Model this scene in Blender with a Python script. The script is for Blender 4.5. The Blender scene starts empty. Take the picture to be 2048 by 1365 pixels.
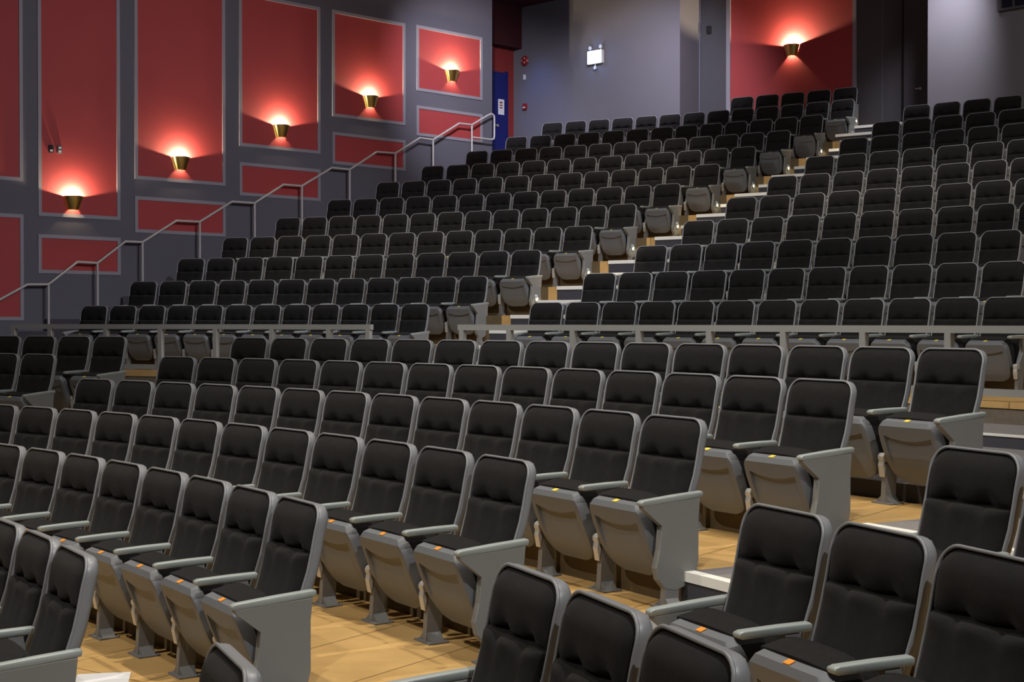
import bpy, math, random
from mathutils import Vector
random.seed(7)
R_ = math.radians
S = bpy.context.scene
COL = S.collection
# ------------------------------------------------------------------ camera
cam_d = bpy.data.cameras.new('camera'); cam = bpy.data.objects.new('camera', cam_d); COL.objects.link(cam)
EYE = 1.93                                   # eye height over the lowest floor
cam.location = (0, 0, EYE); cam.rotation_euler = (math.pi/2 - 0.0132912, 0, 0)
cam_d.sensor_width = 36; cam_d.lens = 36*2907.84/2048; cam_d.clip_end = 200; cam_d.clip_start = 0.05
S.camera = cam
# ------------------------------------------------------------------ world, exposure
W = bpy.data.worlds.new('world'); S.world = W; W.use_nodes = True
W.node_tree.nodes['Background'].inputs[0].default_value = (0.80, 0.84, 1.0, 1)
W.node_tree.nodes['Background'].inputs[1].default_value = 0.03
S.view_settings.view_transform = 'Standard'; S.view_settings.look = 'None'
S.view_settings.gamma = 1; S.view_settings.use_curve_mapping = False; S.view_settings.exposure = 0.0
S.cycles.use_denoising = True
S.cycles.max_bounces = 5; S.cycles.diffuse_bounces = 3; S.cycles.glossy_bounces = 3
S.cycles.sample_clamp_indirect = 3.0
# ------------------------------------------------------------------ hall geometry
CX, CY = -15.012, -1.930                     # common centre of the curved rows
WD = (0.703, 0.711); WN = (-0.711, 0.703)    # along the side wall / across it, outward
W0 = (-7.937, 24.665)                        # wall origin
def pol(r, a, z=0.0): return Vector((CX + r*math.cos(R_(a)), CY + r*math.sin(R_(a)), z))
def sw(t, z, off=0.0):                       # point on the side wall, off = metres into the room
    return Vector((W0[0]+t*WD[0]-off*WN[0], W0[1]+t*WD[1]-off*WN[1], z + EYE))
def bw(s, z, D):                             # point on a back wall lying D along WD
    return Vector((D*WD[0]+s*WN[0], D*WD[1]+s*WN[1], z + EYE))
# ------------------------------------------------------------------ house lights (ceiling spots) and added washes
def spot(loc, target, power, size, col=(1, .93, .82), blend=.6, rad=.12):
    l = bpy.data.lights.new('spot', 'SPOT'); l.energy = power; l.color = col
    l.spot_size = R_(size); l.spot_blend = blend; l.shadow_soft_size = rad
    o = bpy.data.objects.new('hall_spot', l); COL.objects.link(o); o.location = loc
    o.rotation_euler = (Vector(target)-Vector(loc)).to_track_quat('-Z', 'Y').to_euler()
ZC = 9.3                                     # lamps just under the ceiling
WARM = (1, .88, .66); NEUT = (1, .94, .86); COOL = (.88, .86, 1); FOH = (1, .975, .95)
LIGHTS = [
 # location (angle, radius), target (angle, radius, z), watts, cone, colour, source radius
 ((40, 16.6), (36, 16.8, .2), 1150, 75, WARM, .12),
 ((28, 18.2), (31, 17.9, .5), 760, 80, NEUT, .12),
 ((52, 18.5), (50, 19.5, .8), 520, 80, NEUT, .12),
 ((22, 18.6), (24, 18.2, .8), 300, 80, NEUT, .12),
 ((36, 23.0), (37, 23.4, .9), 560, 85, NEUT, .12),
 ((62, 26.5), (63.5, 28.3, 2.0), 450, 62, NEUT, .12),
 ((58.5, 32.0), (60, 33.0, 3.8), 480, 66, NEUT, .12),
 ((46, 30.0), (46.5, 31.2, 3.0), 480, 66, NEUT, .12),
 ((53, 28.0), (54, 30.0, 3.0), 420, 70, WARM, .12),
 # front of house, over the stage edge to the right of the centre
 ((5, 19.0), (34, 17.5, .8), 1700, 60, FOH, .08),
 ((8, 14.0), (47, 19.0, .8), 1000, 60, FOH, .08),
 ((14, 26.0), (50, 28.5, 2.0), 1300, 62, FOH, .08),
 ((20, 24.0), (62, 30.0, 2.6), 1300, 56, FOH, .08),
 # front of house, over the stage centre
 ((33, 10.2), (35, 17.3, .6), 1500, 66, NEUT, .05),
 ((43, 14.0), (45, 27.0, 1.8), 1700, 52, FOH, .05),
 ((52, 16.0), (59, 29.0, 2.6), 1200, 50, FOH, .05),
 # tighter pools on the upper rows
 ((50, 24.0), (65.5, 29.6, 2.4), 900, 24, WARM, .1),
 ((48, 26.0), (60.5, 34.0, 4.2), 1100, 26, WARM, .1),
 ((36, 25.0), (47.3, 30.8, 3.2), 1000, 26, WARM, .1),
 # added from above to brighten the centre step nosings
 ((54.0, 27.5), (54.2, 27.7, 1.6), 3600, 17, WARM, .06),
 ((53.8, 31.0), (53.8, 31.2, 2.7), 3200, 18, WARM, .06),
 ((53.3, 34.5), (53.3, 34.7, 3.9), 2600, 21, WARM, .06),
 # across the hall on to the left wall
 ((33, 27.0), (66, 27.0, 3.4), 2600, 50, COOL, .03),
]
for (la, lr), (ta, tr, tz), pw, sz, c, rd in LIGHTS:
    p = pol(lr, la, ZC); t = pol(tr, ta, tz)
    spot(p, t, pw, sz, c, .7, rd)
def area(loc, target, power, sx, sy, col):
    l = bpy.data.lights.new('area', 'AREA'); l.energy = power; l.color = col; l.shape = 'RECTANGLE'; l.size = sx; l.size_y = sy
    o = bpy.data.objects.new('fill_light', l); COL.objects.link(o); o.location = loc
    o.rotation_euler = (Vector(target)-Vector(loc)).to_track_quat('-Z', 'Y').to_euler()
spot(bw(18.0, 7.3, 17.5), sw(10.2, 4.8), 2300, 46, COOL, 1, .1)  # cool wash added to brighten the far end of the left wall
area(Vector((2.0, 18.0, 9.2)), sw(6.5, 2.5), 60, 4, 1.5, (1, .95, .95))  # soft fill added for the left wall
spot(bw(18.6, 7.3, 21.6), bw(20.6, 4.4, 25.3), 1150, 80, COOL, 1, .2)  # wash added to brighten the grey back wall
spot(bw(12.4, 7.3, 23.4), bw(13.4, 4.9, 24.6), 800, 62, (.95, .92, 1), 1, .2)  # wash added to brighten the left edge of the right wall
spot(bw(9.0, 7.3, 20.5), bw(11.5, 4.6, 24.6), 160, 75, NEUT, 1, .2)  # weaker wash added further along the right wall
spot(bw(24.3, 7.2, 24.0), bw(23.9, 4.9, 25.3), 90, 55, (.10, .25, 1), 1.0, .2)  # weak blue spot added for the bluish patch on the back wall
# ------------------------------------------------------------------ mesh helpers
class MB:
    def __init__(s): s.v = []; s.f = []; s.m = []
    def add(s, vs, fs, mi=0):
        b = len(s.v); s.v += [tuple(v) for v in vs]; s.f += [tuple(b+i for i in f) for f in fs]; s.m += [mi]*len(fs)
    def box(s, c, d, mi=0, bev=0.0, ax=None):
        cx, cy, cz = c; x, y, z = d[0]/2, d[1]/2, d[2]/2
        if bev > 0:
            poly = [(-x+bev, -z), (x-bev, -z), (x, -z+bev), (x, z-bev), (x-bev, z), (-x+bev, z), (-x, z-bev), (-x, -z+bev)]
        else: poly = [(-x, -z), (x, -z), (x, z), (-x, z)]
        n = len(poly); vs = []
        for yy in (-y, y): vs += [Vector((px, yy, pz)) for px, pz in poly]
        if ax: X, Y, Z = ax; vs = [X*v.x + Y*v.y + Z*v.z for v in vs]
        vs = [v + Vector(c) for v in vs]
        fs = [tuple(range(n)), tuple(range(2*n-1, n-1, -1))] + [((i+1) % n, i, n+i, n+(i+1) % n) for i in range(n)]
        s.add(vs, fs, mi)
    def prism(s, poly3, off, mi=0):          # planar polygon extruded by a vector
        n = len(poly3); off = Vector(off); a = [Vector(p) for p in poly3]
        s.add(a + [p+off for p in a], [tuple(range(n)), tuple(range(2*n-1, n-1, -1))] + [((i+1) % n, i, n+i, n+(i+1) % n) for i in range(n)], mi)
    def tube(s, pts, r, n=8, mi=0, sq=False):
        pts = [Vector(p) for p in pts]; vs = []; fs = []
        if sq: n = 4
        u = None
        for i, p in enumerate(pts):
            a = (pts[i]-pts[i-1]).normalized() if i else (pts[1]-pts[0]).normalized()
            b = (pts[i+1]-pts[i]).normalized() if i < len(pts)-1 else a
            t = (a+b).normalized(); k = 1/max(.5, t.dot(a))
            u = t.orthogonal().normalized() if u is None else (u - t*u.dot(t)).normalized()
            w = t.cross(u); bend = (b-a)
            for j in range(n):
                th = 2*math.pi*(j+.5)/n; v = u*math.cos(th)*r + w*math.sin(th)*r
                if bend.length > 1e-4:
                    bd = bend.normalized(); v = v + bd*v.dot(bd)*(k-1)
                vs.append(p + v)
        for i in range(len(pts)-1):
            for j in range(n): fs.append((i*n+j, i*n+(j+1) % n, (i+1)*n+(j+1) % n, (i+1)*n+j))
        fs += [tuple(range(n))[::-1], tuple((len(pts)-1)*n+j for j in range(n))]
        s.add(vs, fs, mi)
    def sheet(s, front, back, mi=0):         # closed solid from two grids of points of equal size
        nr, nc = len(front), len(front[0]); vs = [p for row in front for p in row] + [p for row in back for p in row]
        k = nr*nc; fs = []
        for i in range(nr-1):
            for j in range(nc-1):
                a = i*nc+j; fs.append((a, a+1, a+nc+1, a+nc)); fs.append((k+a, k+a+nc, k+a+nc+1, k+a+1))
        for i in range(nr-1):
            fs.append((i*nc, (i+1)*nc, k+(i+1)*nc, k+i*nc)); a = i*nc+nc-1
            fs.append((a+nc, a, k+a, k+a+nc))
        for j in range(nc-1):
            fs.append((j+1, j, k+j, k+j+1)); a = (nr-1)*nc+j
            fs.append((a, a+1, k+a+1, k+a))
        s.add(vs, fs, mi)
    def disc(s, c, axis, r, h, n=16, mi=0, r2=None):
        c = Vector(c); a = Vector(axis).normalized(); u = a.orthogonal().normalized(); w = a.cross(u); r2 = r if r2 is None else r2
        vs = [c + (u*math.cos(2*math.pi*i/n)+w*math.sin(2*math.pi*i/n))*r for i in range(n)] + [c + a*h + (u*math.cos(2*math.pi*i/n)+w*math.sin(2*math.pi*i/n))*r2 for i in range(n)]
        s.add(vs, [tuple(range(n))[::-1], tuple(range(n, 2*n))] + [(i, (i+1) % n, n+(i+1) % n, n+i) for i in range(n)], mi)
    def mesh(s, name, mats, smooth=None):
        me = bpy.data.meshes.new(name); me.from_pydata(s.v, [], s.f)
        for m in (mats if isinstance(mats, (list, tuple)) else [mats]): me.materials.append(m)
        for p, mi in zip(me.polygons, s.m): p.material_index = mi
        me.validate()
        import bmesh as _b
        bm = _b.new(); bm.from_mesh(me); _b.ops.recalc_face_normals(bm, faces=bm.faces); bm.to_mesh(me); bm.free()
        if smooth:
            for p in me.polygons: p.use_smooth = True
            me.set_sharp_from_angle(angle=R_(smooth))
        return me
def put(name, me, parent=None, loc=None, rotz=0, **props):
    o = bpy.data.objects.new(name, me); COL.objects.link(o)
    if parent: o.parent = parent
    if loc is not None: o.location = loc
    if rotz: o.rotation_euler = (0, 0, rotz)
    for k, v in props.items(): o[k] = v
    return o
def empty(name, loc, rotz=0, **props):
    o = put(name, None, None, loc, rotz, **props); o.empty_display_size = .1; return o
# ------------------------------------------------------------------ materials
def mat(name, col, rough=.6, metal=0, noise=0, nscale=8, bump=0, bscale=200, spec=.4, sheen=0, emit=None, estr=0):
    m = bpy.data.materials.new(name); m.use_nodes = True; nt = m.node_tree; b = nt.nodes['Principled BSDF']
    b.inputs['Base Color'].default_value = (*col, 1); b.inputs['Roughness'].default_value = rough
    b.inputs['Metallic'].default_value = metal; b.inputs['Specular IOR Level'].default_value = spec
    if sheen: b.inputs['Sheen Weight'].default_value = sheen; b.inputs['Sheen Roughness'].default_value = .5
    if emit: b.inputs['Emission Color'].default_value = (*emit, 1); b.inputs['Emission Strength'].default_value = estr
    tc = nt.nodes.new('ShaderNodeTexCoord')
    if noise:
        n = nt.nodes.new('ShaderNodeTexNoise'); n.inputs['Scale'].default_value = nscale; n.inputs['Detail'].default_value = 4
        mx = nt.nodes.new('ShaderNodeMix'); mx.data_type = 'RGBA'
        mx.inputs['A'].default_value = (*[c*(1-noise) for c in col], 1); mx.inputs['B'].default_value = (*[min(1, c*(1+noise)) for c in col], 1)
        nt.links.new(tc.outputs['Object'], n.inputs['Vector']); nt.links.new(n.outputs['Fac'], mx.inputs['Factor']); nt.links.new(mx.outputs['Result'], b.inputs['Base Color'])
    if bump:
        n2 = nt.nodes.new('ShaderNodeTexNoise'); n2.inputs['Scale'].default_value = bscale; n2.inputs['Detail'].default_value = 3
        bp = nt.nodes.new('ShaderNodeBump'); bp.inputs['Strength'].default_value = bump; bp.inputs['Distance'].default_value = .003
        nt.links.new(tc.outputs['Object'], n2.inputs['Vector']); nt.links.new(n2.outputs['Fac'], bp.inputs['Height']); nt.links.new(bp.outputs['Normal'], b.inputs['Normal'])
    return m
def wood_mat(name, c1, c2, seam):
    m = bpy.data.materials.new(name); m.use_nodes = True; nt = m.node_tree; b = nt.nodes['Principled BSDF']; N = nt.nodes.new; L = nt.links.new
    b.inputs['Roughness'].default_value = .5; b.inputs['Specular IOR Level'].default_value = .35
    tc = N('ShaderNodeTexCoord'); mp = N('ShaderNodeMapping'); mp.inputs['Rotation'].default_value = (0, 0, R_(-55)); mp.inputs['Scale'].default_value = (1, 1, 1)
    L(tc.outputs['Object'], mp.inputs['Vector'])
    n = N('ShaderNodeTexNoise'); n.inputs['Scale'].default_value = 2.2; n.inputs['Detail'].default_value = 6; n.inputs['Roughness'].default_value = .65; n.inputs['Distortion'].default_value = .6
    L(mp.outputs['Vector'], n.inputs['Vector'])
    g = N('ShaderNodeTexNoise'); g.inputs['Scale'].default_value = 14; g.inputs['Detail'].default_value = 3
    mp2 = N('ShaderNodeMapping'); mp2.inputs['Rotation'].default_value = (0, 0, R_(-55)); mp2.inputs['Scale'].default_value = (.12, 1, 1); L(tc.outputs['Object'], mp2.inputs['Vector']); L(mp2.outputs['Vector'], g.inputs['Vector'])
    ad = N('ShaderNodeMath'); ad.operation = 'MULTIPLY_ADD'; ad.inputs[1].default_value = .35; L(g.outputs['Fac'], ad.inputs[0]); L(n.outputs['Fac'], ad.inputs[2])
    rp = N('ShaderNodeValToRGB'); rp.color_ramp.elements[0].position = .38; rp.color_ramp.elements[1].position = .85
    rp.color_ramp.elements[0].color = (*c2, 1); rp.color_ramp.elements[1].color = (*c1, 1); L(ad.outputs[0], rp.inputs['Fac'])
    br = N('ShaderNodeTexBrick'); br.inputs['Scale'].default_value = 1; br.inputs['Mortar Size'].default_value = .006; br.inputs['Brick Width'].default_value = 2.4; br.inputs['Row Height'].default_value = .62
    br.inputs['Color1'].default_value = (1, 1, 1, 1); br.inputs['Color2'].default_value = (.86, .84, .8, 1); br.inputs['Mortar'].default_value = (*seam, 1)
    L(mp.outputs['Vector'], br.inputs['Vector'])
    mx = N('ShaderNodeMix'); mx.data_type = 'RGBA'; mx.blend_type = 'MULTIPLY'; mx.inputs['Factor'].default_value = 1
    L(rp.outputs['Color'], mx.inputs['A']); L(br.outputs['Color'], mx.inputs['B']); L(mx.outputs['Result'], b.inputs['Base Color'])
    return m
M = {}
M['fabric'] = mat('black_fabric', (.0135, .013, .0128), .95, noise=.3, nscale=30, bump=.5, bscale=420, spec=.12, sheen=.05)
M['plastic'] = mat('grey_plastic', (.225, .235, .25), .36, spec=.5, bump=.06, bscale=500)
M['pan'] = mat('pan_plastic', (.15, .160, .172), .48, spec=.45, bump=.08, bscale=500)
M['arm'] = mat('armrest_plastic', (.33, .365, .35), .38, spec=.5)
M['panel'] = mat('end_panel_paint', (.205, .207, .195), .5, spec=.4, noise=.06, nscale=5)
M['metal'] = mat('leg_metal', (.20, .20, .195), .45, spec=.5)
M['hinge'] = mat('hinge_metal', (.6, .6, .58), .35, metal=.4)
M['plate_o'] = mat('orange_plate', (.85, .33, .05), .4); M['plate_y'] = mat('yellow_plate', (.85, .68, .12), .4)
M['wood'] = wood_mat('plywood_floor', (.72, .46, .18), (.54, .33, .12), (.45, .42, .38))
M['riser'] = mat('riser_board', (.12, .085, .04), .7, noise=.35, nscale=7)
M['carpet'] = mat('grey_carpet', (.23, .215, .21), .95, noise=.15, nscale=20, bump=.5, bscale=150, spec=.1)
M['brown'] = mat('brown_carpet', (.20, .165, .125), .95, noise=.3, nscale=14, bump=.4, bscale=160, spec=.1)
M['stair'] = mat('dark_stair_carpet', (.07, .068, .08), .95, noise=.1, nscale=20, spec=.1)
M['nosing'] = mat('white_nosing', (.93, .92, .85), .5)
M['wall'] = mat('grey_wall_paint', (.125, .122, .148), .75, noise=.07, nscale=1.3, bump=.1, bscale=60, spec=.25)
M['wall_dark'] = mat('dark_wall_paint', (.075, .074, .085), .75, noise=.07, nscale=1.3, spec=.25)
M['wall_light'] = mat('light_wall_paint', (.17, .165, .19), .75, noise=.08, nscale=1.1, spec=.25)
M['black'] = mat('black_gap', (.008, .008, .01), .7)
M['red'] = mat('red_panel_paint', (.38, .054, .055), .65, noise=.07, nscale=1.7, spec=.3)
M['red_shaded'] = mat('red_paint_shaded', (.24, .025, .022), .7)  # panel red darkened, the alcove's shade is put into the colour
M['maroon'] = mat('maroon_paint', (.05, .006, .007), .75)
M['ceil'] = mat('dark_red_ceiling', (.085, .010, .018), .85)
M['trim'] = mat('lilac_grey_trim', (.27, .262, .30), .55)
M['brass'] = mat('polished_brass', (.90, .68, .22), .26, metal=1)
M['rail'] = mat('rail_paint', (.33, .325, .30), .42, spec=.5); M['hrail'] = mat('handrail_paint', (.52, .51, .49), .42, spec=.5)
M['door'] = mat('blue_door_paint', (.010, .014, .13), .5); M['paper'] = mat('white_paper', (.8, .8, .82), .6)
M['redmetal'] = mat('red_metal', (.24, .02, .02), .4); M['white'] = mat('white_plastic', (.72, .71, .68), .45)
M['glass'] = mat('dark_glass', (.010, .010, .022), .45, spec=.3)
M['sign'] = mat('lit_sign_face', (.8, .9, 1), .4, emit=(.72, .87, 1), estr=7)
M['bulb'] = mat('lamp_bulb', (1, .9, .7), .4, emit=(1, .78, .42), estr=30)
# ------------------------------------------------------------------ rows of seats  (R, floor z, n, mid angle, pitch m, quadratic)
TIER_H = {'F0': -.161, 'F1': -.333, 'F2': -.505, 'F3': -.678, 'F4': -.824, 'F5': -.980,
 'U1': .240, 'U2': .635, 'U3': 1.035, 'U4': 1.447, 'U5': 1.851, 'U6': 2.252, 'U7': 2.662, 'U8': 3.069, 'U9': 3.469, 'U10': 3.877, 'U11': 4.289, 'U12': 4.695}
BACK_H = .95
def fz(t): return TIER_H[t] - BACK_H + EYE
# name, tier, R, n, mid angle, pitch, quad, extra seats left, right, left end real?, right end real?
ROWS = [
 ('UL', 1, 'U1', 25.568, 12, 63.795, .5117, -.0009, 0, 0, 1, 1), ('UL', 2, 'U2', 26.587, 12, 63.302, .5389, -.0010, 0, 0, 1, 1),
 ('UL', 3, 'U3', 27.598, 12, 62.882, .5600, -.0001, 0, 0, 1, 1), ('UL', 4, 'U4', 28.86, 13, 62.696, .5419, -.0001, 0, 0, 1, 1),
 ('UL', 5, 'U5', 29.993, 13, 62.199, .5413, -.0001, 0, 0, 1, 1), ('UL', 6, 'U6', 31.144, 13, 61.641, .5425, -.0003, 0, 0, 1, 1),
 ('UL', 7, 'U7', 32.284, 13, 61.116, .5397, -.0007, 0, 0, 1, 1), ('UL', 8, 'U8', 33.476, 13, 60.689, .5379, -.0011, 0, 0, 1, 1),
 ('UL', 9, 'U9', 34.648, 13, 60.214, .5333, -.0015, 0, 0, 1, 1), ('UL', 10, 'U10', 35.834, 13, 59.815, .5332, -.0019, 0, 0, 1, 1),
 ('UL', 11, 'U11', 36.931, 13, 59.467, .5343, -.0011, 0, 0, 1, 1), ('UL', 12, 'U12', 37.981, 5, 56.825, .5600, 0, 0, 0, 1, 1),
 ('UR', 1, 'U1', 25.532, 12, 45.846, .5553, -.0002, 0, 0, 1, 0), ('UR', 2, 'U2', 26.567, 11, 46.46, .5559, -.0003, 0, 0, 1, 0),
 ('UR', 3, 'U3', 27.6, 10, 46.999, .5525, .0001, 0, 0, 1, 0), ('UR', 4, 'U4', 28.845, 9, 47.731, .5534, -.0005, 0, 1, 1, 0),
 ('UR', 5, 'U5', 29.975, 8, 48.293, .5548, -.0003, 0, 1, 1, 0), ('UR', 6, 'U6', 31.103, 7, 48.792, .5526, -.0001, 0, 1, 1, 0),
 ('UR', 7, 'U7', 32.279, 6, 49.297, .5556, .0001, 0, 1, 1, 0), ('UR', 8, 'U8', 33.459, 5, 49.798, .5560, .0001, 0, 1, 1, 0),
 ('UR', 9, 'U9', 34.644, 5, 49.774, .5599, .0001, 0, 0, 1, 0), ('UR', 10, 'U10', 35.798, 4, 50.189, .5515, 0, 0, 0, 1, 0),
 ('LM', 1, 'F0', 20.659, 15, 42.136, .5653, -.0001, 0, 0, 1, 1), ('LM', 2, 'F1', 19.713, 14, 42.332, .5706, .0004, 0, 0, 1, 1),
 ('LM', 3, 'F2', 18.604, 13, 41.951, .5688, .0007, 0, 0, 1, 1), ('LM', 4, 'F3', 17.577, 12, 41.988, .5713, .0023, 0, 0, 0, 1),
 ('LM', 5, 'F4', 16.49, 7, 37.429, .5581, -.0007, 1, 0, 0, 1), ('LM', 6, 'F5', 15.471, 3, 33.899, .5524, 0, 0, 0, 0, 1),
 ('LR', 3, 'F2', 18.578, 1, 24.642, .55, 0, 0, 1, 1, 0), ('LR', 4, 'F3', 17.699, 3, 22.986, .572, 0, 0, 0, 1, 0),
 ('LR', 5, 'F4', 16.516, 3, 22.129, .5486, 0, 0, 0, 1, 0), ('LR', 6, 'F5', 15.488, 1, 23.577, .55, 0, 0, 0, 1, 0),
 ('LL', 1, 'F0', 20.691, 4, 61.236, .5388, 0, 0, 0, 0, 1), ('LL', 2, 'F1', 19.723, 2, 59.833, .5493, 0, 0, 0, 0, 1),
]
def angles(R, n, a0, p, q, el, er):
    out = []
    for i in range(-el, n+er):
        k = i - (n-1)/2; out.append(a0 - math.degrees((k*p + q*k*k)/R))
    return out
# ------------------------------------------------------------------ seat meshes
def interp(t, x):
    for (a, b), (c, d) in zip(t, t[1:]):
        if x <= c: return b + (d-b)*max(0, (x-a))/(c-a)
    return t[-1][1]
BF = [(.30, .205), (.36, .185), (.42, .160), (.50, .125), (.60, .088), (.70, .060), (.80, .042), (.88, .024), (.95, .000)]   # back: height -> forward
def bf(z):                                    # smoothed
    return sum(interp(BF, z+d) for d in (-.04, -.02, 0, .02, .04))/5
def hw(z, w, top, r, taper=.032):
    h = w - taper*max(0, (.62-z)/.32)
    k = z-(top-r)
    if k > 0: h = h - r + math.sqrt(max(0, r*r-k*k))
    kb = .37 - z
    return h
ZC_ = .735
def back_cushion():
    top = .937; zs = [.335, .35, .38, .42, .47, .52, .57, .61, .65, .675, .695, .708, .718, .725, .73, .735, .740, .745, .752, .762, .775, .79, .81, .835, .855, .875, .893, .908, .920, .929, .935, .937]
    us = [math.sin(math.pi/2*(-1+2*j/22)) for j in range(23)]
    F, B = [], []
    for z in zs:
        h = hw(z, .2385, top, .079); fr, bk = [], []
        for u in us:
            zc = ZC_
            e = (1-abs(u)**6)**.5 if abs(u) < 1 else 0
            et = min(1, max(0, (top-z)/.05))**.5; eb = min(1, max(0, (z-.335)/.05))**.5
            d = (.042 if z > .9 else .040)*e*et*eb
            dz = z-zc
            d += -.014*math.exp(-(dz/.012)**2)*e
            if dz < 0: d += .015*math.exp(dz/.06)*e*eb
            else: d += -.021*math.exp(-dz/.065)*e*min(1, (top-z)/.05)
            for uu in (-.42, .42):
                d -= .027*math.exp(-((u-uu)/.17)**2-((dz-.010)/.032)**2)
                if dz < 0: d -= .012*math.exp(-((u-uu)/.07)**2)*math.exp(dz/.12)
                else: d -= .008*math.exp(-((u-uu)/.16)**2)*math.exp(-dz/.07)
            fr.append((u*h, -(bf(z)+d), z)); bk.append((u*h, -(bf(z)-.032), z))
        F.append(fr); B.append(bk)
    m = MB(); m.sheet(F, B); return m.mesh('back_cushion', M['fabric'], 60)
def back_shell():
    top = .95; zs = [.31, .32, .36, .42, .5, .58, .66, .74, .80, .85, .868, .885, .900, .914, .926, .936, .944, .949, .95]
    us = [-1, -.985, -.95, -.9, -.75, -.5, -.25, 0, .25, .5, .75, .9, .95, .985, 1]
    F, B = [], []
    for i, z in enumerate(zs):
        h = hw(z, .249, top, .085); fr, bk = [], []
        et = min(1, (top-z)/.012)
        for u in us:
            rim = .012 if (abs(u) > .955 or z > .938) else -.034
            if abs(u) == 1 or z == top: rim = .004
            w = min(1, max(0, (1-abs(u))/.12))**.5*min(1, max(0, (top-z)/.06)+.0)**.5
            fr.append((u*h, -(bf(z)+rim), z)); bk.append((u*h*(.99), -(bf(z)-.022-.034*w), z-.004*(1-et)))
        F.append(fr); B.append(bk)
    m = MB(); m.sheet(F, B)
    out = [(hw(z, .2455, top-.003, .083), -(bf(z)+.009), z) for z in (.315, .36, .42, .5, .58, .66, .74, .80, .84, .864)]
    out += [(hw(top-.003-.083+.083*math.sin(t), .2455, top-.003, .083), -(bf(.864+.083*math.sin(t))+.009), top-.086+.083*math.sin(t)) for t in [math.pi/2*i/8 for i in range(1, 9)]]
    m.tube(out + [(-x, y, z) for x, y, z in out[::-1]], .0068, 8)
    return m.mesh('back_shell', M['plastic'], 50)
PT = Vector((.425, .510)); PB = Vector((.285, .125)); PL = (PB-PT).length; PD = (PB-PT)/PL; PN = Vector((-PD.y, PD.x))  # (forward, up)
if PN.x < 0: PN = -PN
def pp(u, v, w):
    q = PT + PD*v + PN*w; return (u, -q.x, q.y)
def pan_hw(v, d=0):
    t = [(0, .178), (.010, .190), (.03, .206), (.055, .220), (.12, .2255), (.27, .221), (.33, .209), (.365, .190), (.39, .160), (.41, .105)]
    return interp(t, v) - d
def seat_pan():
    m = MB(); vs = [0, .024, .030, .045, .065, .086, .0885, .10, .13, .17, .22, .27, .31, .345, .37, .388, .40, .409]
    us = [-1, -.985, -.93, -.84, -.815, -.80, -.6, -.4, -.2, 0, .2, .4, .6, .80, .815, .84, .93, .985, 1]
    F, B = [], []
    for v in vs:
        fr, bk = [], []
        for u in us:
            cu = .030*(1-min(1, abs(u)/.8)**2)
            vv = v + cu*max(0, 1-abs(v-.087)/.075) if v > .031 else v
            inset = v >= .0885 and abs(u) <= .801 and v < .385
            w = -.034*(max(0, v-.15)/.26)**2 - (.022*min(1, max(0, 1.25-(v-.0885)/.17)) if inset else 0)
            if abs(u) == 1: w -= .018
            elif abs(u) > .98: w -= .004
            if v == 0: w = min(w, -.022)
            h = pan_hw(v); fr.append(pp(u*h, vv, w)); bk.append(pp(u*(h-.002), max(v, .0), -.062 - .01*(v/.41)))
        F.append(fr); B.append(bk)
    m.sheet(F, B); return m.mesh('seat_pan', M['pan'], 28)
def seat_cushion():
    m = MB(); vs = [-.004, -.001, .006, .015, .04, .09, .15, .21, .27, .32, .345, .355]
    us = [math.sin(math.pi/2*(-1+2*j/14)) for j in range(15)]
    F, B = [], []
    for v in vs:
        fr, bk = [], []
        for u in us:
            e = max(0, 1-abs(u)**5)**.5; ev = min(1, max(0, (v+.004)/.03))**.5
            h = pan_hw(max(v, .03), .008); t = (.15 - .05*max(0, v)/.35)
            dome = .008*(1-u*u) if v < .01 else 0
            fr.append(pp(u*h, v - dome, -.058 - .004*(1-ev))); bk.append(pp(u*h*(.97), v - dome*.6 + (.010 if v < 0 else 0), -.058 - t*(.62+.38*e*ev)))
        F.append(fr); B.append(bk)
    m.sheet(F, B); return m.mesh('seat_cushion', M['fabric'], 60)
def plate(col):
    m = MB(); a = [pp(x*.018, v, w) for x, v, w in ((-1, -.0015, -.024), (1, -.0015, -.024), (1, -.0015, -.052), (-1, -.0015, -.052))]
    m.prism(a, (0, 0, .003)); return m.mesh('number_plate', col)
PX = .2715                                     # half pitch: armrests and legs stand between seats
def armrest(x, end=False, wide=.044):
    b, fr = (.058, .452) if end else (.115, .425); zt = .584
    prof = [(b, zt-.003), (b+.008, zt+.001), (.25, zt), (fr-.02, zt-.005), (fr-.004, zt-.011), (fr, zt-.02), (fr-.004, zt-.031), (fr-.02, zt-.037), (.25, zt-.035), (b+.004, zt-.031), (b-.001, zt-.02)]
    m = MB(); n = len(prof); cy = sum(p[0] for p in prof)/n; cz = zt-.018
    secs = [(-wide/2, .72, .99), (-wide/2+.004, .9, 1), (-wide/2+.011, 1, 1), (wide/2-.011, 1, 1), (wide/2-.004, .9, 1), (wide/2, .72, .99)]; pts = []
    for sx, kz, ky in secs:
        for f, z in prof: pts.append((x+sx, -(cy + (f-cy)*ky), cz + (z-cz)*kz - (.022*(f-.06)/.39 if end else 0)))
    L_ = len(secs); fs = [tuple(range(n)), tuple(range((L_-1)*n, L_*n))[::-1]] + [(i*n+j, (i+1)*n+j, (i+1)*n+(j+1) % n, i*n+(j+1) % n) for i in range(L_-1) for j in range(n)]
    m.add(pts, fs); return m.mesh('armrest', M['arm'], 60)
def leg(x):
    m = MB()
    m.prism([(x-.018, -f, z) for f, z in ((.215, .006), (.305, .006), (.30, .10), (.285, .30), (.21, .42), (.23, .55), (.165, .55), (.14, .40), (.19, .26), (.21, .12))], (.036, 0, 0))
    return m.mesh('leg', M['metal'])
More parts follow.
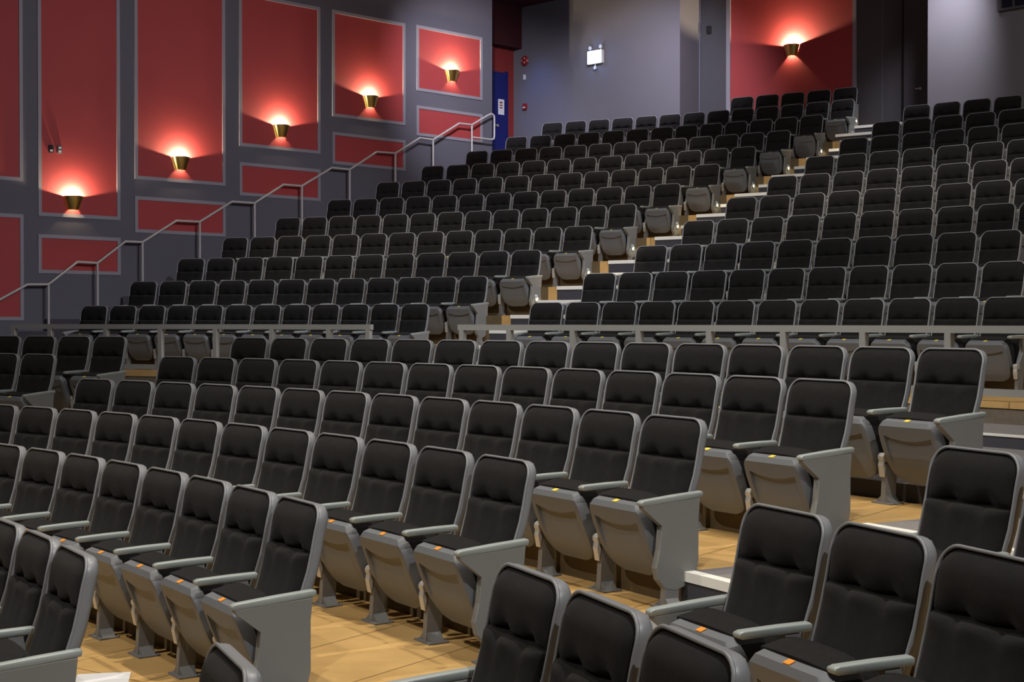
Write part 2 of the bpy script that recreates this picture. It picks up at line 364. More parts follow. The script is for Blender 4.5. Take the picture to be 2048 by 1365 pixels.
def foot(x):
    m = MB(); m.box((x, -.262, .005), (.15, .12, .010), bev=.003)
    m.prism([(x-.05, -.225, .01), (x-.05, -.295, .01), (x-.022, -.290, .045), (x-.022, -.230, .045)], (.001, 0, 0))
    m.add([(x-.062, -.225, .01), (x-.062, -.298, .01), (x-.02, -.30, .05), (x-.02, -.22, .05), (x+.062, -.225, .01), (x+.062, -.298, .01), (x+.02, -.30, .05), (x+.02, -.22, .05)],
          [(0, 1, 2, 3), (7, 6, 5, 4), (3, 2, 6, 7), (1, 5, 6, 2), (0, 3, 7, 4), (0, 4, 5, 1)])
    return m.mesh('foot_plate', M['metal'])
def hinge(x):
    m = MB(); m.disc((x-.022, -.30, .285), (1, 0, 0), .027, .044, 12)
    m.prism([(x-.020, -f, z) for f, z in ((.318, .275), (.326, .235), (.312, .165), (.300, .225))], (.040, 0, 0))
    return m.mesh('hinge_bracket', M['hinge'])
def end_panel(x):
    prof = [(.075, .553), (.440, .532), (.436, .516), (.322, .425), (.335, .30), (.358, .21), (.345, .150), (.30, .100), (.235, .085), (.15, .110), (.10, .165), (.085, .23), (.085, .45)]
    m = MB(); n = len(prof); t = .021; cx = .22; cz = .3
    vs = []
    for sx, k in ((-t, .975), (-t+.004, 1), (t-.004, 1), (t, .975)):
        vs += [(x+sx, -(cx+(f-cx)*k), cz+(z-cz)*k) for f, z in prof]
    fs = [tuple(range(n)), tuple(range(3*n, 4*n))[::-1]] + [(i*n+j, (i+1)*n+j, (i+1)*n+(j+1) % n, i*n+(j+1) % n) for i in range(3) for j in range(n)]
    m.add(vs, fs); return m.mesh('end_panel', M['panel'])
def aisle_cap(x, sgn):
    m = MB(); m.disc((x, -.235, .27), (sgn, 0, 0), .034, .016, 16, r2=.03); m.disc((x+sgn*.016, -.235, .27), (sgn, 0, 0), .026, .014, 16, r2=.012)
    m.prism([(x+sgn*.001, -.20, .255), (x+sgn*.001, -.27, .255), (x+sgn*.001, -.265, .205), (x+sgn*.001, -.205, .205)], (sgn*.014, 0, 0))
    return m.mesh('panel_cap', M['arm'], 40)
ME = {'cush': back_cushion(), 'shell': back_shell(), 'pan': seat_pan(), 'scush': seat_cushion(), 'po': plate(M['plate_o']), 'py': plate(M['plate_y'])}
for k, x in (('R', PX), ('L', -PX)):
    ME['arm'+k] = armrest(x); ME['earm'+k] = armrest(x, True); ME['leg'+k] = leg(x); ME['foot'+k] = foot(x); ME['hin'+k] = hinge(x); ME['ep'+k] = end_panel(x); ME['cap'+k] = aisle_cap(x+(.021 if k == 'R' else -.021), 1 if k == 'R' else -1)
ORD = ['', 'first', 'second', 'third', 'fourth', 'fifth', 'sixth', 'seventh', 'eighth', 'ninth', 'tenth', 'eleventh', 'twelfth', 'thirteenth', 'fourteenth', 'fifteenth', 'sixteenth']
BL = {'UL': ('above the rail', 'left block', 'right', 'seats above the rail, left of the steps'), 'UR': ('above the rail', 'right block', 'left', 'seats above the rail, right of the steps'),
      'LM': ('below the rail', 'middle block', 'right', 'seats below the rail, middle block'), 'LR': ('below the rail', 'right block', 'left', 'seats below the rail, right block'),
      'LL': ('below the rail', 'left block', 'right', 'seats below the rail, left block')}
DZ = {('LR', 'F3'): -.032, ('LR', 'F2'): -.006}
def seat(R, a, z, sx, near, lend, rend, label, group):
    e = empty('theatre_seat', pol(R, a, z), R_(a-90), label=label, category='theatre seat', group=group); e.scale = (sx, 1, 1)
    sh = put('back_shell', ME['shell'], e); put('back_cushion', ME['cush'], e)
    pn = put('seat_pan', ME['pan'], e); put('number_plate', ME['po' if near else 'py'], pn, label='orange number plate' if near else 'yellow number plate'); put('seat_cushion', ME['scush'], e)
    for side, on, end in (('R', True, rend), ('L', lend, lend)):
        if not on: continue
        put('armrest', ME[('earm' if end else 'arm')+side], e); lg = put('leg', ME['leg'+side], e); put('foot_plate', ME['foot'+side], lg)
        if not end: put('hinge_bracket', ME['hin'+side], e)
        if end:
            ep = put('end_panel', ME['ep'+side], e)
            if z > 1.7:
                put('panel_cap', ME['cap'+side], ep)
                if side == 'R':               # little aisle lamp in the panel
                    l = bpy.data.lights.new('aisle_lamp', 'SPOT'); l.energy = 1.0; l.color = (1, .86, .55); l.spot_size = R_(150); l.spot_blend = .5; l.shadow_soft_size = .02
                    lo = put('aisle_lamp', l, e, (PX+.055, -.235, .25)); lo.rotation_euler = (R_(12), R_(38), 0)
    return e
for blk, rn, tier, R, n, a0, p, q, el, er, lreal, rreal in ROWS:
    aa = angles(R, n, a0, p, q, el, er); rel, bname, side, grp = BL[blk]; N = len(aa)
    for i, a in enumerate(aa):
        le, re_ = (i == 0 and lreal), (i == N-1 and rreal)
        k = (N-i) if side == 'right' else i+1
        rw = 'top' if (blk, rn) in (('UL', 12), ('UR', 10)) else ORD[rn]
        if (le and side == 'left') or (re_ and side == 'right'):
            lab = 'black aisle seat with grey side panel, %s end, %s row %s, %s' % (side, rw, rel, bname)
        else:
            lab = 'black folding seat, %s from %s end, %s row %s, %s' % (ORD[k], side, rw, rel, bname)
        kk = i-el-(n-1)/2; loc_p = min(p + q*(2*kk-1), p + q*(2*kk+1), p + .004)
        seat(R, a, fz(tier)+DZ.get((blk, tier), 0), loc_p/.55, tier in ('F3', 'F4', 'F5'), bool(le), bool(re_), lab, grp)
# ------------------------------------------------------------------ tiers (floor)
SIDE, ENDD, ALC, DG, DR, DRI = 22.983, 22.62, 24.96, 25.3, 26.0, 24.6
def inside(x, y):
    D = x*WD[0]+y*WD[1]; s = x*WN[0]+y*WN[1]
    if D < ENDD: return s < SIDE
    if s > ALC: return False
    return D < (DG if s > 19.84 else DR if s > 13.9 else DRI)
RM = {}
def rmax(a):
    k = round(a, 3)
    if k not in RM:
        r = 14.0
        while r < 46 and inside(CX+r*math.cos(R_(a)), CY+r*math.sin(R_(a))): r += .02
        RM[k] = r - .03
    return RM[k]
def sector(m, r0, r1, a0, a1, z0, z1, mt=0, mf=1, step=1.0):
    if rmax(a0) < r1 or rmax(a1) < r1 or rmax((a0+a1)/2) < r1: step = .25
    n = max(1, int(math.ceil((a1-a0)/step))); run = []
    for i in range(n+2):
        a = a0+(a1-a0)*i/n if i <= n else None
        if a is not None and rmax(a) > r0+.015: run.append(a); continue
        if len(run) > 1:
            b = len(m.v); k = len(run)-1
            for q in run:
                e = min(r1, rmax(q)); m.v += [tuple(v) for v in (pol(r0, q, z0), pol(r0, q, z1), pol(e, q, z1), pol(e, q, z0))]
            for t in range(k):
                c = b+4*t; m.f += [(c, c+4, c+5, c+1), (c+2, c+6, c+7, c+3), (c+3, c+7, c+4, c), (c+1, c+5, c+6, c+2)]; m.m += [mf, mf, mf, mt]
            m.f += [(b, b+1, b+2, b+3), (b+4*k+3, b+4*k+2, b+4*k+1, b+4*k)]; m.m += [mf, mf]
        run = []
MATS = [M['wood'], M['riser'], M['carpet'], M['wall_dark'], M['nosing'], M['stair'], M['wall'], M['brown']]
def row_edges(tier):                          # angle edges of the seat blocks on a tier
    d = {}
    for blk, rn, t, R, n, a0, p, q, el, er, l, r in ROWS:
        if t == tier:
            aa = angles(R, n, a0, p, q, el, er); h = math.degrees((p/2+.05)/R); d[blk] = (aa[0]+h, aa[-1]-h)
    return d
WALK = .45                                    # the wall-side walkway lies lower than the seat platforms
order_u = ['U%d' % i for i in range(1, 13)]; Rrow = {t: R for _, _, t, R, *_ in ROWS}
ntrim = 0
def trim_strip(r, a0, a1, z, h=.042):
    global ntrim
    if a1-a0 < .1: return
    ntrim += 1; m = MB(); sector(m, r-.012, r+.055, a0, a1, z-h, z+.008, 0, 0)
    put('trim_%d' % ntrim, m.mesh('trim', M['nosing']), kind='structure')
edge = {'U1': 24.27, 'F5': 8.0}
for i in range(1, 12): edge[order_u[i]] = Rrow[order_u[i-1]]-.105
for i in range(4, -1, -1): edge['F%d' % i] = Rrow['F%d' % (i+1)]-.14
def outer(t):
    if t[0] == 'U': return edge.get('U%d' % (int(t[1:])+1), 44.0)
    return edge['F%d' % (int(t[1:])-1)] if t != 'F0' else Rrow['F0']-.14
for t in ['F5', 'F4', 'F3', 'F2', 'F1', 'F0']:
    d = row_edges(t); m = MB(); z1 = fz(t); z0 = -.6; r0, r1 = edge[t], outer(t)
    mr = d['LM'][1]+.0 ; lr = d['LR'][0] if 'LR' in d else 25.95
    ml = 53.9; ll = 58.3
    cuts = [(-25 if t == 'F5' else 8, lr, 0, 1), (lr, mr, 2, 3), (mr, ml, 0, 1), (ml, ll, 2, 3), (ll, 86, 0, 1)]
    for k, (a0, a1, mt, mf) in enumerate(cuts): sector(m, r0, r1, a0, a1, z0, z1 + (DZ.get(('LR', t), 0) if k == 0 else 0), mt, mf)
    put('floor', m.mesh('floor', MATS), kind='structure')
    if t != 'F5': trim_strip(r0, lr, mr, z1); trim_strip(r0, ml, ll, z1)
m = MB(); sector(m, outer('F0'), 23.16, 20, 86, -.6, -1.0+EYE, 2, 3); put('floor', m.mesh('floor', MATS), kind='structure')
m = MB(); sector(m, 23.16, edge['U1'], 20, 86, -.6, -.90+EYE, 2, 3); put('floor', m.mesh('floor', MATS), kind='structure')
trim_strip(23.16, 30, 50, -.90+EYE, .008)
for i, t in enumerate(order_u):
    d = row_edges(t); m = MB(); z1 = fz(t); r0, r1 = edge[t], outer(t); zp = fz(order_u[i-1]) if i else -.90+EYE
    off = math.degrees(.15/r0)
    if t == 'U12': ur = 49.5; ul1 = d['UL'][1]; ul0 = d['UL'][0]
    elif t == 'U11': ur = 51.5; ul0, ul1 = d['UL']
    else: ur = d['UR'][0]; ul0, ul1 = d['UL']
    ul1 -= off; us_ = ul1 + off
    cuts = [(24, ur, 0, 7 if t == 'U1' else 1), (ur, ul1, 5, 5), (ul1, us_, 0, 0), (us_, ul0, 0, 7 if t == 'U1' else 1), (ul0, 88, 6, 6)]
    for a0, a1, mt, mf in cuts: sector(m, r0, r1, a0, a1, -.6, z1 - (WALK if mt == 6 else 0), mt, mf)
    put('floor', m.mesh('floor', MATS), kind='structure')
    lw = 88.0
    trim_strip(r0, ur, ul1, z1)
    if i:
        hs = (z1+zp)/2
        for a0, a1 in ((ur, ul1), (ul0, 78)):
            m = MB(); lo_ = 0 if a1 < 75 else WALK; sector(m, r0-.50, r0-.005, a0, a1, zp-.02-lo_, hs-lo_, *((5, 5) if a1 < 75 else (6, 6))); put('floor', m.mesh('floor_step', MATS), kind='structure')
            if a1 < 75: trim_strip(r0-.50, a0, a1, hs)
# wood edge on the platform below the rail
ntrim += 1; m = MB(); sector(m, 24.25, 24.34, 25, 78, fz('U1')-.05, fz('U1')+.006, 0, 0); put('trim_%d' % ntrim, m.mesh('trim', M['wood']), kind='structure')
# ------------------------------------------------------------------ walls and ceiling
ZB, ZT = -.6, 7.62+EYE
def wallbox(name, corners, m_, z0=ZB, z1=ZT):
    m = MB(); m.prism([(c[0], c[1], z0) for c in corners], (0, 0, z1-z0)); return put(name, m.mesh(name, m_), kind='structure')
def xy(D, s): return (D*WD[0]+s*WN[0], D*WD[1]+s*WN[1])
wallbox('wall_left', [xy(-12, SIDE), xy(ENDD, SIDE), xy(ENDD, SIDE+.35), xy(-12, SIDE+.35)], M['wall'])
wallbox('wall_alcove', [xy(ENDD-1, ALC), xy(DG, ALC), xy(DG, ALC+.3), xy(ENDD-1, ALC+.3)], M['red_shaded'])
wallbox('wall_back', [xy(DG, ALC+.3), xy(DG, 19.84), xy(DR, 19.84), xy(DR+.3, 19.84), xy(DR+.3, ALC+.3)], M['wall_light'])
wallbox('wall_rear', [xy(DR, 19.84), xy(DR, 13.3), xy(DR+.3, 13.3), xy(DR+.3, 19.84)], M['wall_dark'])
wallbox('wall_right', [xy(DRI, 13.50), xy(DRI, -14), xy(DRI+.35, -14), xy(DRI+.35, 13.50)], M['wall_light'])
wallbox('wall_side', [xy(DRI+.35, 13.2), xy(DR+.3, 13.2), xy(DR+.3, 13.5), xy(DRI+.35, 13.5)], M['wall_dark'])
m = MB(); m.prism([(*xy(-14, SIDE+.4), ZT), (*xy(DR+.4, ALC+.4), ZT), (*xy(DR+.4, -14), ZT), (*xy(-14, -14), ZT)], (0, 0, .2)); put('ceiling', m.mesh('ceiling', M['ceil']), kind='structure')
# bulkhead over the alcove door
zz = 6.62+EYE; wallbox('wall_bulkhead', [xy(ENDD, ALC-.28), xy(DG, ALC-.28), xy(DG, ALC), xy(ENDD, ALC)], M['maroon'], zz, ZT)
# dark gap strip and recessed door on the rear wall
def plate_on_back(name, s0, s1, z0, z1, D, th, m_, parent=None, **pr):
    m = MB(); a = [bw(s0, z0, D), bw(s1, z0, D), bw(s1, z1, D), bw(s0, z1, D)]; m.prism(a, (-WD[0]*th, -WD[1]*th, 0)); return put(name, m.mesh(name, m_), parent, **pr)
def trimn(*a, **k):
    global ntrim; ntrim += 1; return plate_on_back('trim_%d' % ntrim, *a, kind='structure', **k)
trimn(14.815, 14.75, 3.4, 7.6, DR-.002, .03, M['black'])
d2 = plate_on_back('door_2', 14.75, 13.9, 3.76, 7.5, DR-.002, .06, M['wall_dark'], kind='structure')
m = MB(); c = bw(14.37, 4.57, DR-.06); m.disc(c, (-WD[0], -WD[1], 0), .03, .05, 12); m.tube([c+Vector((-WD[0]*.05, -WD[1]*.05, 0)), c+Vector((-WD[0]*.05+WN[0]*.1, -WD[1]*.05+WN[1]*.1, 0))], .012); put('door_handle', m.mesh('door_handle', M['hinge'], 40), d2, label='bright metal handle')
# vertical joint lines on the rear wall
trimn(15.27, 15.255, 3.7, 7.6, DR, .008, M['wall'])
trimn(19.845, 19.80, 3.4, 7.6, DR-.0, .02, M['wall'])
# red rear panel with its two light edges
rp = empty('wall_panel', bw(17.4, 3.75, DR), label='tall red panel on the dark rear wall with the single brass sconce', category='wall panel', group='red wall panels')
def local_put(name, mesh_, root, **pr):
    o = put(name, mesh_, root, **pr); o.matrix_parent_inverse = root.matrix_basis.inverted(); return o
def bpoly(s0, s1, z0, z1, D, th, m_, nm):
    m = MB(); m.prism([bw(s0, z0, D), bw(s1, z0, D), bw(s1, z1, D), bw(s0, z1, D)], (-WD[0]*th, -WD[1]*th, 0)); return m.mesh(nm, m_)
local_put('panel_board', bpoly(18.98, 15.935, 3.77, 7.58, DR-.001, .015, M['red'], 'panel_board'), rp)
for s0, s1 in ((19.09, 18.98), (15.935, 15.85)): local_put('panel_edge', bpoly(s0, s1, 3.77, 7.58, DR-.001, .03, M['trim'], 'panel_edge'), rp, label='light grey edge strip')
# red panels on the left wall
PAN = [('cropped tall red panel at the left edge of the photo', -2.0, -.375, 2.352, 6.22), ('cropped lower red panel at the left edge of the photo', -2.0, -.372, .02, 1.80),
 ('narrow tall red panel with the lowest brass sconce', -.105, 1.442, 1.79, 6.22), ('small red panel under the lowest sconce', -.11, 1.447, .82, 1.482),
 ('tall red panel with the second lowest brass sconce', 1.735, 3.645, 2.54, 6.22), ('small red panel below the second lowest sconce', 1.732, 3.646, 1.59, 2.238),
 ('tall red panel with the middle brass sconce', 3.958, 5.876, 3.32, 6.22), ('small red panel below the middle sconce', 3.958, 5.877, 2.387, 3.016),
 ('red panel with the second highest brass sconce', 6.18, 8.104, 4.10, 6.225), ('small red panel below the second highest sconce', 6.179, 8.107, 3.15, 3.792),
 ('short red panel with the highest brass sconce of the left wall', 8.422, 10.345, 4.865, 6.245), ('small red panel behind the top of the handrail', 8.421, 10.349, 3.921, 4.556)]
for lab, t0, t1, z0, z1 in PAN:
    e = empty('wall_panel', sw((t0+t1)/2, z0, .0), label=lab + ', grey border', category='wall panel', group='red wall panels')
    w = .062
    def q(a, b, c, d, th, off=0.001):
        m = MB(); m.prism([sw(a, c, off), sw(b, c, off), sw(b, d, off), sw(a, d, off)], (-WN[0]*th, -WN[1]*th, 0)); return m
    local_put('panel_board', q(t0+w, t1-w, z0+w, z1-w, .008).mesh('panel_board', M['red']), e)
    m = MB()
    for a, b, c, d in ((t0, t0+w, z0, z1), (t1-w, t1, z0, z1), (t0+w, t1-w, z0, z0+w), (t0+w, t1-w, z1-w, z1)):
        mm = q(a, b, c, d, .022); m.add(mm.v, mm.f)
    local_put('panel_frame', m.mesh('panel_frame', M['trim']), e, label='lilac grey border')
# ------------------------------------------------------------------ brass sconces
def sconce(c, ax, outn, label, pw):
    # c: wall point at the middle of the top rim; ax: along wall; outn: into the room
    e = empty('wall_sconce', c - Vector((0, 0, .25)), label=label, category='wall lamp', group='brass wall sconces')
    m = MB(); n = 12; H = .245; rows = []
    prof = [(0, .185, .145), (.02, .180, .142), (.12, .145, .115), (.235, .105, .085), (.245, .100, .082)]   # depth down, half width, reach
    F, B = [], []
    for dz, hwid, rc in prof:
        fr, bk = [], []
        for i in range(n+1):
            th = math.pi*i/n; x = -math.cos(th); y = math.sin(th)**.8
            fr.append(c + ax*(x*hwid) + outn*(y*rc+.004) + Vector((0, 0, -dz - (0 if dz > .05 else .012*abs(x)))))
            bk.append(c + ax*(x*(hwid-.006)) + outn*(y*(rc-.006)+.004) + Vector((0, 0, -dz - (0 if dz > .05 else .012*abs(x)))))
        F.append(fr); B.append(bk)
    m.sheet(F, B); local_put('lamp_shade', m.mesh('lamp_shade', M['brass'], 35), e)
    m = MB()
    for sx in (-1, 1):                        # flat ribs flanking the cup
        m.prism([c + ax*(sx*.186) + outn*.001 + Vector((0, 0, -.02)), c + ax*(sx*.178) + outn*.03 + Vector((0, 0, -.02)), c + ax*(sx*.102) + outn*.026 + Vector((0, 0, -.25)), c + ax*(sx*.110) + outn*.001 + Vector((0, 0, -.25))], ax*(.006*sx))
    local_put('side_rib', m.mesh('side_rib', M['brass']), e)
    m = MB(); m.prism([c + ax*(-math.cos(math.pi*i/10)*.128) + outn*(math.sin(math.pi*i/10)**.8*.100+.003) + Vector((0, 0, -.142)) for i in range(11)], (0, 0, .003)); local_put('light_baffle', m.mesh('light_baffle', M['brass']), e)  # unseen plate added to stop the upper glow shining down
    m = MB(); b0 = c + outn*.06 + Vector((0, 0, -.115))
    m.disc(b0-Vector((0, 0, .023)), (0, 0, 1), .016, .012, 12); local_put('lamp_holder', m.mesh('lamp_holder', M['white'], 40), e)
    m = MB(); m.disc(b0+Vector((0, 0, -.015)), (0, 0, 1), .014, .03, 12, r2=.018); m.disc(b0+Vector((0, 0, .015)), (0, 0, 1), .018, .02, 12, r2=.006); local_put('bulb', m.mesh('bulb', M['bulb'], 60), e)
    for dz, pwr, rr, yy in ((-.05, pw, .012, .06), (-.165, pw*.06, .010, .055)):
        l = bpy.data.lights.new('sconce_glow', 'POINT'); l.energy = pwr; l.color = (1, .80, .52); l.shadow_soft_size = rr
        o = bpy.data.objects.new('sconce_glow', l); COL.objects.link(o); o.parent = e; o.matrix_parent_inverse = e.matrix_basis.inverted(); o.location = c + outn*yy + Vector((0, 0, dz))
AXW = Vector((WD[0], WD[1], 0)); NIN = Vector((-WN[0], -WN[1], 0)); AXB = Vector((-WN[0], -WN[1], 0)); NB = Vector((-WD[0], -WD[1], 0))
for (t, z), lab in zip(((.533, 2.166), (2.672, 3.009), (4.921, 3.807), (7.162, 4.614), (9.434, 5.412)),
    ('lowest brass wall sconce, on the leftmost lamp-lit red panel', 'second lowest brass sconce up the left wall', 'middle brass sconce of the five on the left wall', 'second highest brass sconce up the left wall', 'highest brass sconce on the left wall, nearest the blue door')):
    sconce(sw(t, z, .01), AXW, NIN, lab, 150)
sconce(bw(17.395, 5.84, DR-.018), AXB, NB, 'brass sconce alone on the red panel of the rear wall', 300)
# ------------------------------------------------------------------ handrail on the left wall
posts = [(.004, .640), (.919, 1.026), (1.803, 1.423), (2.993, 1.841), (4.210, 2.256), (5.321, 2.652), (6.510, 3.061), (7.717, 3.485), (8.767, 3.857), (9.901, 4.283)]
kinks = [(-.373, .633), (.541, 1.036), (1.465, 1.424), (2.501, 1.839), (3.697, 2.254), (4.879, 2.650), (6.055, 3.063), (7.216, 3.474), (8.393, 3.865), (9.521, 4.278)]
e = empty('handrail', sw(0, -.3, .16), label='stepped light grey metal handrail climbing the left wall', category='handrail')
m = MB(); line = [sw(-1.9, -.19, .15)]
for k, p in zip(kinks, posts): line += [sw(k[0], k[1]-.01, .15), sw(p[0], p[1]-.01, .15)]
line += [sw(10.40, 4.535, .15), sw(10.50, 4.575, .15), sw(10.575, 4.54, .15), sw(10.585, 4.46, .15), sw(10.585, 4.10, .15), sw(10.57, 4.03, .15), sw(10.50, 4.005, .15), sw(9.901, 4.005, .15)]
m.tube(line, .021, 8); local_put('top_rail', m.mesh('top_rail', M['hrail'], 50), e)
def floor_at(P):
    r = math.hypot(P.x-CX, P.y-CY); z = -.90+EYE
    for t in order_u:
        if r >= edge[t]: z = fz(t) - WALK
    return z
for t, z in posts:
    p = sw(t, z, .15); m = MB(); zf = floor_at(p); m.tube([Vector((p.x, p.y, zf)), Vector((p.x, p.y, p.z-.02))], .021, 8, sq=False)
    m.disc((p.x, p.y, zf), (0, 0, 1), .05, .008, 12); local_put('post', m.mesh('post', M['hrail'], 50), e)
# ------------------------------------------------------------------ guard rails in front of the upper rows
def guard(a_list, a_from, a_to, lab, low):
    Rg = 24.30; zt = -.035+EYE; e = empty('guard_rail', pol(Rg, (a_from+a_to)/2, fz('U1')), label=lab, category='guard rail', group='guard rails')
    m = MB(); sector(m, Rg-.03, Rg+.03, a_from, a_to, zt-.068, zt, 0, 0, .7); local_put('top_rail', m.mesh('top_rail', M['rail']), e)
    m = MB(); sector(m, Rg-.025, Rg+.025, a_from, a_to, -.66+EYE, -.595+EYE, 0, 0, .7); local_put('bottom_rail', m.mesh('bottom_rail', M['rail']), e)
    for a in a_list:
        m = MB(); w = math.degrees(.032/Rg); sector(m, Rg-.033, Rg+.033, a-w, a+w, (-.90 if low else -.71)+EYE, zt-.06, 0, 0); local_put('post', m.mesh('post', M['rail']), e)
guard([53.62, 51.92, 49.71, 47.51, 45.27, 43.05, 40.82, 38.6, 36.4, 34.2], 33.0, 53.75, 'long grey guard rail right of the centre steps, before the upper seats', False)
guard([71.3, 69.81, 67.53, 65.32, 63.1, 60.86, 58.63, 57.12], 57.0, 71.42, 'grey guard rail left of the centre steps, before the upper seats', False)
# ------------------------------------------------------------------ alcove: door, notice, bell, exit sign
def alc(D, z, off=0): return Vector((D*WD[0]+(ALC-off)*WN[0], D*WD[1]+(ALC-off)*WN[1], z+EYE))
def alcp(D0, D1, z0, z1, off, th, m_, nm):
    m = MB(); m.prism([alc(D0, z0, off), alc(D1, z0, off), alc(D1, z1, off), alc(D0, z1, off)], NIN*th); return m.mesh(nm, m_)
dr = empty('door_1', alc(24.6, 3.75), kind='structure')
def onalc(x):   # photo column to D on the alcove wall
    k = (x-1024)/2907.84; # X/Y = k with s = ALC : X=D*.703-.711*A, Y=D*.711+.703*A
    return (ALC*.711+k*.703*ALC)/(.703-k*.711)
D12, D984, D988 = onalc(1011.5), onalc(984), onalc(1006)
local_put('door_leaf', alcp(D12-1.0, D12-.03, 3.76, 6.02, .002, .045, M['door'], 'door_leaf'), dr)
local_put('door_frame', alcp(D12-.03, D12+.02, 3.76, 6.06, .002, .06, M['door'], 'door_frame'), dr)
m = MB(); c = alc(onalc(990.5), 4.72, .047); m.disc(c, NIN, .03, .05, 12); m.tube([c+NIN*.05, c+NIN*.05+AXW*-.11], .012); local_put('door_handle', m.mesh('door_handle', M['hinge'], 40), dr, label='bright metal handle')
n_ = put('notice', alcp(onalc(993.5), onalc(1005.5), 5.0, 5.37, .048, .003, M['paper'], 'notice'), label='white paper notice with red printing stuck on the blue door', category='notice')
m = MB()
for k, (z0, z1) in enumerate(((5.27, 5.31), (5.21, 5.24), (5.15, 5.18))):
    mm = MB(); D0, D1 = onalc(996.5), onalc(1002); mm.prism([alc(D0, z0, .051), alc(D1, z0, .051), alc(D1, z1, .051), alc(D0, z1, .051)], NIN*.001); m.add(mm.v, mm.f)
put('printing', m.mesh('printing', M['redmetal']), n_, label='faded red print')
def bpos(x_s, z): return bw(x_s, z, DG)
e = empty('fire_bell', bpos(24.556, 6.31), label='round red fire alarm bell high on the dark back wall', category='alarm bell')
m = MB(); c = bpos(24.556, 6.31); m.disc(c, NB, .10, .03, 24); m.disc(c+NB*.03, NB, .125, .035, 24, r2=.09); m.disc(c+NB*.065, NB, .09, .015, 24, r2=.03); local_put('gong', m.mesh('gong', M['redmetal'], 40), e)
m = MB()
for dx, dz in ((-.05, 0), (.035, .05), (.03, -.05)): m.disc(c+NB*.066+AXB*dx+Vector((0, 0, dz)), NB, .017, .012, 8)
local_put('rivets', m.mesh('rivets', M['white']), e, kind='part') if False else local_put('badge', m.mesh('badge', M['white']), e, label='white marks')
m = MB(); c = bpos(24.573, 5.916); m.box(c+NB*.02, (.05, .04, .12), ax=(AXB, NB, Vector((0, 0, 1))), bev=.005); put('strobe_light', m.mesh('strobe_light', M['white']), label='small white box on the back wall just under the red bell', category='alarm strobe')
m = MB(); c = bpos(24.55, 5.20); m.box(c+NB*.03, (.11, .06, .15), ax=(AXB, NB, Vector((0, 0, 1))), bev=.01); pu = put('fire_call_point', m.mesh('fire_call_point', M['redmetal']), label='small red fire pull station low on the back wall below the bell', category='fire alarm')
m = MB(); m.box(c+NB*.065+Vector((0, 0, -.02)), (.07, .012, .03), ax=(AXB, NB, Vector((0, 0, 1)))); put('pull_handle', m.mesh('pull_handle', M['white']), pu)
# lit sign with two emergency lamp heads
cs = bpos(22.257, 6.10); UP = Vector((0, 0, 1)); e = empty('exit_sign', cs, label='glowing bluish white exit sign with two emergency lamp heads', category='exit sign')
m = MB(); m.box(cs+NB*.05, (.44, .08, .31), ax=(AXB, NB, UP), bev=.012); local_put('housing', m.mesh('housing', M['white']), e)
m = MB(); m.box(cs+NB*.094, (.41, .01, .28), ax=(AXB, NB, UP), bev=.004); local_put('lit_face', m.mesh('lit_face', M['sign']), e, label='overexposed white lit face')
for sx in (-.15, .17):
    m = MB(); b = cs+NB*.06+AXB*sx+UP*.15; m.tube([b, b+UP*.05], .01); m.disc(b+UP*.075-NB*.03, NB, .032, .05, 14, r2=.045); local_put('lamp_head', m.mesh('lamp_head', M['white'], 40), e)
m = MB(); b = cs+NB*.06-UP*.16; m.tube([b, b-UP*.06], .01); m.disc(b-UP*.085-NB*.03, NB, .03, .05, 14, r2=.04); local_put('lamp_head', m.mesh('lamp_head', M['white'], 40), e)
l = bpy.data.lights.new('sign_glow', 'POINT'); l.energy = 7; l.color = (.25, .45, 1); l.shadow_soft_size = .12; o = put('sign_glow', l, None, cs+NB*.22)
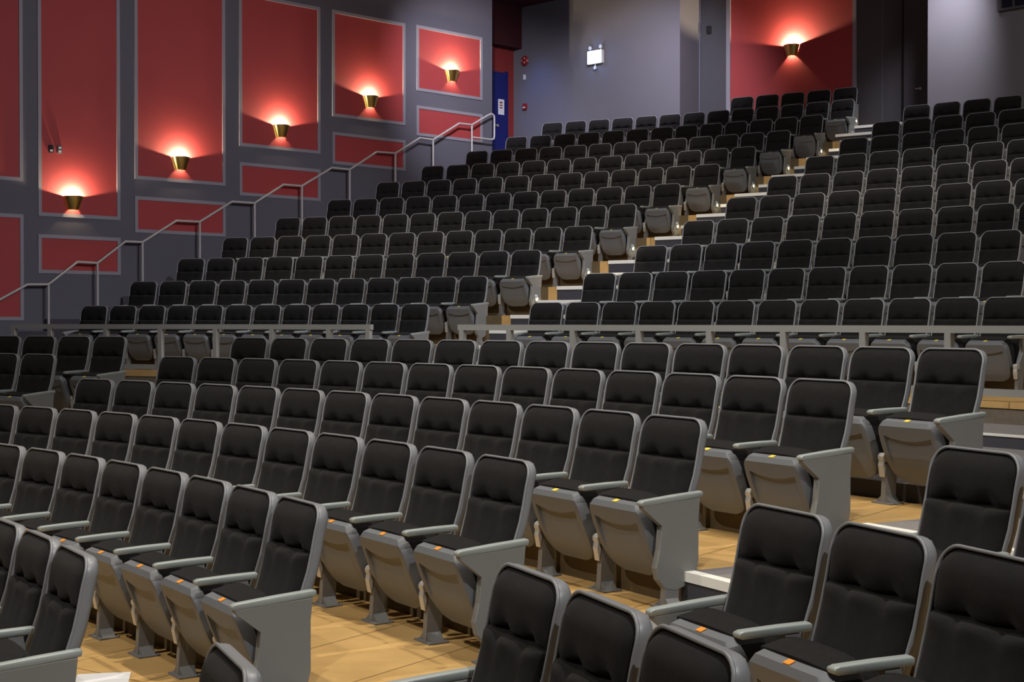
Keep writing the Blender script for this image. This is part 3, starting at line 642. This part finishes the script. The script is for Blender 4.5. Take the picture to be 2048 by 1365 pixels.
# dark thermostat box, sockets on left wall, window
m = MB(); c = bw(19.565, 6.455, DR); m.box(c+NB*.02, (.11, .05, .17), ax=(AXB, NB, UP), bev=.008); put('wall_sensor', m.mesh('wall_sensor', M['black']), label='small black sensor box on the dark wall left of the rear red panel', category='sensor')
for t, lab, mt in ((.13, 'left one of the two small metal socket plates on a red panel', 'hinge'), (.286, 'right one of the two small metal socket plates on a red panel', 'white')):
    m = MB(); c = sw(t, 2.94, .011); m.box(c+NIN*.01, (.085, .02, .13), ax=(AXW, NIN, UP), bev=.005); s_ = put('socket_plate', m.mesh('socket_plate', M['black' if mt == 'hinge' else 'wall']), label=lab, category='socket', group='socket plates')
    m = MB()
    for dz in ((-.03,) if mt == 'hinge' else (.03, -.03)): m.box(c+NIN*.022+UP*dz, (.05, .006, .03), ax=(AXW, NIN, UP))
    put('socket_face', m.mesh('socket_face', M['white']), s_)
w1 = empty('window_1', bw(10.8, 5.55, DRI), kind='structure')
m = MB(); m.prism([bw(12.04, 5.57, DRI-.001), bw(9.0, 5.57, DRI-.001), bw(9.0, 7.2, DRI-.001), bw(12.04, 7.2, DRI-.001)], NB*.02); local_put('window_glass', m.mesh('window_glass', M['glass']), w1)
m = MB()
for a, b, c_, d_ in ((12.11, 12.04, 5.53, 7.25), (12.04, 9.0, 5.53, 5.57), (12.04, 9.0, 7.2, 7.25), (11.83, 11.80, 5.57, 7.2)):
    mm = MB(); mm.prism([bw(a, c_, DRI-.001), bw(b, c_, DRI-.001), bw(b, d_, DRI-.001), bw(a, d_, DRI-.001)], NB*.06); m.add(mm.v, mm.f)
local_put('window_frame', m.mesh('window_frame', M['wall_dark']), w1)
# paper left on the floor in front
m = MB(); c = pol(15.86, 35.05, fz('F4')+.003); a1, a2 = Vector((.98, .2, 0)), Vector((-.2, .98, 0)); m.box(c, (.26, .24, .004), ax=(a1, a2, UP)); put('paper_sheet', m.mesh('paper_sheet', M['paper']), label='white sheet of paper lying on the wooden floor at bottom left', category='paper')
